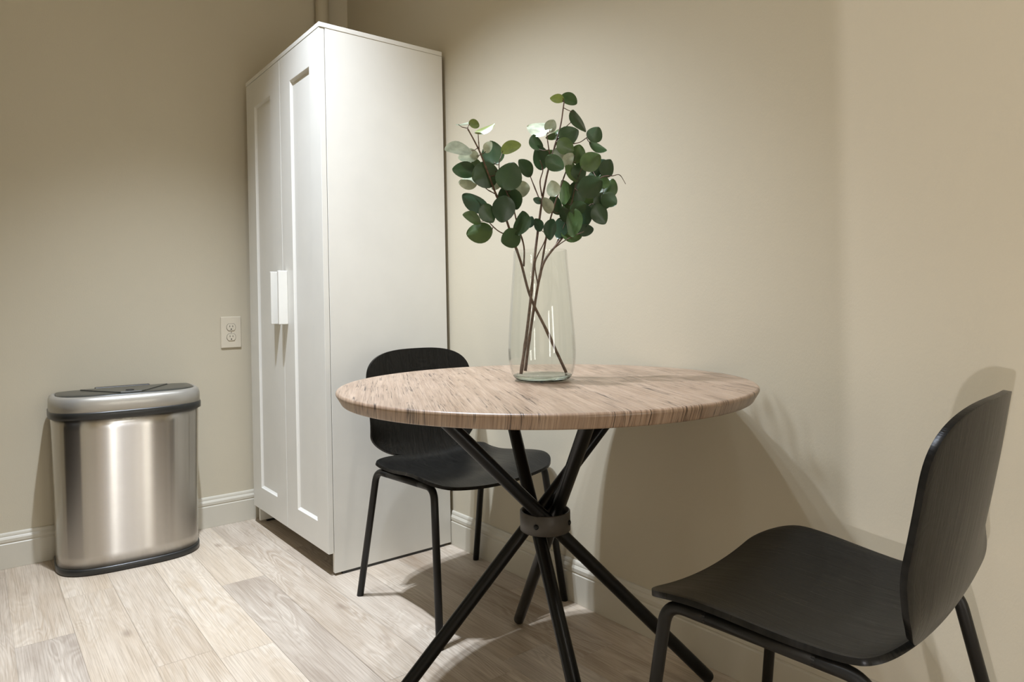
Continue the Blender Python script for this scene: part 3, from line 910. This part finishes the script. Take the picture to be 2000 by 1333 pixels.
def shell_profile():
    ctrl = [(xf, 0, zf), (xf - .10, 0, zs), (xr + .12, 0, zs - .012), (xr + .03, 0, zs - .002), (xr - .010, 0, zs + .045),
            (xb1, 0, zs + .13), (xb2, 0, zs + .25), (xt, 0, zt)]
    # denser near both ends so the round corners stay smooth
    pr = catmull(ctrl, 24)
    L = [0]
    for a, b in zip(pr, pr[1:]):
        L.append(L[-1] + (b - a).length)
    un = L[24 * 3 + 12]
    T = L[-1]
    def at(u):
        for i in range(len(L) - 1):
            if L[i + 1] >= u:
                f = (u - L[i]) / (L[i + 1] - L[i])
                return pr[i].lerp(pr[i + 1], f)
        return pr[-1]
    def width(u):
        if u < un:
            a = wf + (wm - wf) * min(1, u / (un * .7))
            r = .09
            if u < r:
                a = a - r + sqrt(max(0, r * r - (r - u) ** 2))
            e, R = un - u, .045
            if e < R:
                a = wn + (a - wn) * sqrt(max(0, 1 - (1 - e / R) ** 2))
        else:
            e, R = u - un, .075
            a = wb + (wt - wb) * min(1, e / (T - un))
            if e < R:
                a = wn + (a - wn) * sqrt(max(0, 1 - (1 - e / R) ** 2))
            k, r = T - u, .115
            if k < r:
                a = max(.016, a * max(0, 1 - (1 - k / r) ** 3) ** (1 / 3))
        return a
    us = []
    def seg(a, b, n, ease):
        for i in range(n):
            t = i / n
            t = t * t if ease == 'in' else 1 - (1 - t) ** 2 if ease == 'out' else (1 - cos(pi * t)) / 2 if ease == 'both' else t
            us.append(a + (b - a) * t)
    seg(0, .09, 14, 'in')
    seg(.09, un - .045, 22, '')
    seg(un - .045, un, 14, 'out')
    cut = len(us)
    seg(un, un + .075, 16, 'in')
    seg(un + .075, T - .115, 12, '')
    seg(T - .115, T, 26, 'out')
    us.append(T)
    return us, cut, at, width, un, T


US, CUT, AT, WID, UN, TT = shell_profile()
NV = 24
THK = .0095


def shell_point(u, v):
    p = AT(u)
    w = WID(u)
    y = v * w
    t = max(0, min(1, (u - UN) / .15))
    t = t * t * (3 - 2 * t)
    q = (y / .2) ** 2
    return Vector((p.x + cb * t * q, y, p.z + sd * (1 - t) * q))


def shell_half(i0, i1):
    """solid sheet between two rows of the profile"""
    bm = bmesh.new()
    uvl = bm.loops.layers.uv.new('UVMap')
    rows_t, rows_b = [], []
    for i in range(i0, i1 + 1):
        u = US[i]
        rt_, rb_ = [], []
        for k in range(NV + 1):
            v = -1 + 2 * k / NV
            p = shell_point(u, v)
            e = .004
            du = shell_point(min(TT, u + e), v * .98) - shell_point(max(0, u - e), v * .98)
            yy = v * max(WID(u), .02)
            dvv = Vector((0, 1, 0))
            t = max(0, min(1, (u - UN) / .15))
            t = t * t * (3 - 2 * t)
            dvv = Vector((cb * t * 2 * yy / .04, 1, sd * (1 - t) * 2 * yy / .04))
            # profile tangent keeps the sheet thickness even at the round corners
            pt = AT(min(TT, u + e)) - AT(max(0, u - e))
            n = pt.cross(dvv).normalized()
            if n.dot(Vector((.3, 0, 1))) < 0 and u < UN:
                n = -n
            if u >= UN and n.x < 0:
                n = -n
            rt_.append(bm.verts.new(p + n * THK / 2))
            rb_.append(bm.verts.new(p - n * THK / 2))
        rows_t.append(rt_)
        rows_b.append(rb_)

    def face(vs, uvs):
        try:
            f = bm.faces.new(vs)
        except ValueError:
            return
        for lp, q in zip(f.loops, uvs):
            lp[uvl].uv = q

    def uvof(i, k):
        u = US[i0 + i]
        return ((-1 + 2 * k / NV) * WID(u), u)
    m = len(rows_t)
    for i in range(m - 1):
        for k in range(NV):
            uvs = [uvof(i, k), uvof(i, k + 1), uvof(i + 1, k + 1), uvof(i + 1, k)]
            face((rows_t[i][k], rows_t[i][k + 1], rows_t[i + 1][k + 1], rows_t[i + 1][k]), uvs)
            face((rows_b[i][k], rows_b[i + 1][k], rows_b[i + 1][k + 1], rows_b[i][k + 1]), [uvs[0], uvs[3], uvs[2], uvs[1]])
        for k in (0, NV):
            uvs = [uvof(i, k), uvof(i + 1, k), uvof(i + 1, k), uvof(i, k)]
            face((rows_t[i][k], rows_t[i + 1][k], rows_b[i + 1][k], rows_b[i][k]), uvs)
    for i in ((0,) if i0 == 0 else (m - 1,)):
        for k in range(NV):
            uvs = [uvof(i, k), uvof(i, k + 1), uvof(i, k + 1), uvof(i, k)]
            face((rows_t[i][k], rows_t[i][k + 1], rows_b[i][k + 1], rows_b[i][k]), uvs)
    return bm


def shell_obj(name, i0, i1, parent):
    bm = shell_half(i0, i1)
    o = obj(name, bm, ASH, parent)
    m = o.modifiers.new('bevel', 'BEVEL')
    m.width = .0022
    m.segments = 2
    m.limit_method = 'ANGLE'
    m.angle_limit = math.radians(50)
    return o


def make_chair(label, loc, rz, half):
    ch = thing('dining_chair', label, 'chair', loc, rz, 'black plywood chairs at the round table')
    shell_obj('seat', 0, CUT, ch)
    shell_obj('backrest', CUT, len(US) - 1, ch)
    bxr, bxf, txr, txf = -.229, .225, -.136, .177
    zr = zs - .006
    RT = .0108
    for s in (-1, 1):
        rear_b, front_b = Vector((bxr, s * half, 0)), Vector((bxf, s * half, 0))
        rear_t, front_t = Vector((txr - .008, s * .210, zr)), Vector((txf - .006, s * .206, zr + .008))
        mid = rear_t.lerp(front_t, .5)
        for b, t, o2 in ((rear_b, rear_t, front_t), (front_b, front_t, rear_t)):
            d = (o2 - t).normalized()
            pts = fillet([b, t, t + d * .075], .048, 9)
            bm = bmesh.new()
            tube(bm, pts, RT, 16, flat_ends={0: .0005})
            obj('leg', bm, CHAIR_STEEL, ch)
        d = (front_t - rear_t).normalized()
        bm = bmesh.new()
        tube(bm, [rear_t + d * .07, front_t - d * .07], RT, 16)
        obj('side_rail', bm, CHAIR_STEEL, ch)
    for x in (-.055, .10):
        # bowed bar hugging the underside of the seat
        u = min(US, key=lambda q: abs(AT(q).x - x) + (9 if q > UN else 0))
        bar = []
        for k in range(13):
            y = -.207 + .414 * k / 12
            bar.append((x, y, shell_point(u, max(-1, min(1, y / WID(u)))).z - THK / 2 - .0075))
        bm = bmesh.new()
        tube(bm, bar, .0075, 12)
        obj('crossbar', bm, CHAIR_STEEL, ch)
    return ch


make_chair('black wood chair tucked behind the table beside the white wardrobe', (1.271, -.262, 0), .021, .232)
make_chair('black wood chair seen from behind, nearest the camera right of the table', (2.465, -.335, 0), 3.238, .240)

# ------------------------------------------------------------------ vase and branches
VX, VY = 1.880, -.440
vs_ = thing('glass_vase', 'tall clear tapered glass vase standing on the round wooden table', 'vase', (VX, VY, TH + .0006))
outer = [(.0555, .0010), (.0625, .0048), (.0680, .0125), (.0725, .026), (.0752, .042), (.0765, .060), (.0762, .080), (.0742, .115),
         (.0715, .150), (.0685, .190), (.0650, .230), (.0622, .265), (.0606, .293)]
sm = catmull([(r, 0, z) for r, z in outer], 5)
outer = [(p.x, p.z) for p in sm]
inner = [(r - .0024, z) for r, z in outer if z > .0155]
bm = bmesh.new()
prof = [(r, z) for r, z in outer if z >= .0120] + [(outer[-1][0] - .0004, .2945), (outer[-1][0] - .0020, .2945)] + inner[::-1]
lathe(bm, prof, 96)
obj('vase_body', bm, GLASS, vs_)
bm = bmesh.new()
lathe(bm, [(0, .0010), (.0555, .0008), (.0622, .0046), (.0665, .0100), (.0672, .0122), (.0640, .0132), (.0560, .0118), (.030, .0098), (0, .0094)], 96)
obj('vase_base', bm, GLASS_BASE, vs_)

TONE = {0: (.036, .072, .024), 1: (.085, .140, .036), 2: (.250, .285, .058), 3: (.560, .600, .440), 4: (.042, .082, .046)}
BR = [('leafy eucalyptus branch leaning out of the left side of the glass vase', 0),
      ('tallest eucalyptus branch rising upright from the middle of the glass vase', 1),
      ('bushy eucalyptus branch leaning right out of the glass vase', 2)]


def add_leaf(bm, lay, base, la, w, col):
    base, la, w = Vector(base), Vector(la), Vector(w)
    n = la.cross(w).normalized()
    ln = la.length
    NU, NW = 12, 6
    grid = []
    for i in range(NU + 1):
        t = (1 - cos(pi * i / NU)) / 2
        # rounded, slightly pointed outline
        half = (sin(pi * t ** .90)) ** .58 if 0 < t < 1 else 0
        row = []
        for k in range(NW + 1):
            s = -1 + 2 * k / NW
            x = half * s * .5
            lift = ln * (.16 * abs(x) ** 1.3 * 1.2 - .10 * (t - .45) ** 2 + .012 * sin(7 * t + 4 * s))
            row.append(bm.verts.new(base + la * t + w * x + n * lift))
        grid.append(row)
    for i in range(NU):
        for k in range(NW):
            q = (grid[i][k], grid[i][k + 1], grid[i + 1][k + 1], grid[i + 1][k])
            f = bm.faces.new(q)
            f.smooth = True
            for lp in f.loops:
                lp[lay] = (*col, 1)


for label, bi in BR:
    br = thing('eucalyptus_branch', label, 'branch', (VX, VY, TH), 0, 'eucalyptus branches in the vase')
    o0 = Vector((VX, VY, TH))
    rnd = random.Random(3 + bi)
    bm = bmesh.new()
    for b, ra, rb, pts in STEMS:
        if b != bi:
            continue
        P = catmull([Vector(p) - o0 for p in pts], 6)
        n = len(P)
        rad = []
        for i in range(n):
            t = i / (n - 1)
            rad.append((ra + (rb - ra) * t) * .82 * (1.0 + (.22 if rnd.random() < .12 else 0)))
        tube(bm, P, rad, 9)
    for b, base, la, w, st, tone in LEAVES:
        if b == bi:
            a, c = Vector(st) - o0, Vector(base) - o0
            m = a.lerp(c, .5) + Vector((0, 0, -.002))
            tube(bm, [a, m, c + Vector(la) * .06], [.0010, .0009, .0007], 6)
    obj('stem', bm, BARK, br)
    bm = bmesh.new()
    lay = bm.loops.layers.float_color.new('leaf_tone')
    for b, base, la, w, st, tone in LEAVES:
        if b == bi:
            k = rnd.uniform(.75, 1.3)
            add_leaf(bm, lay, Vector(base) - o0 - Vector(la) * .06, Vector(la) * 1.14, Vector(w) * 1.2, tuple(min(1, x * k) for x in TONE[tone]))
    me = bpy.data.meshes.new('leaves')
    bm.to_mesh(me)
    bm.free()
    link('leaves', me, LEAF, br)
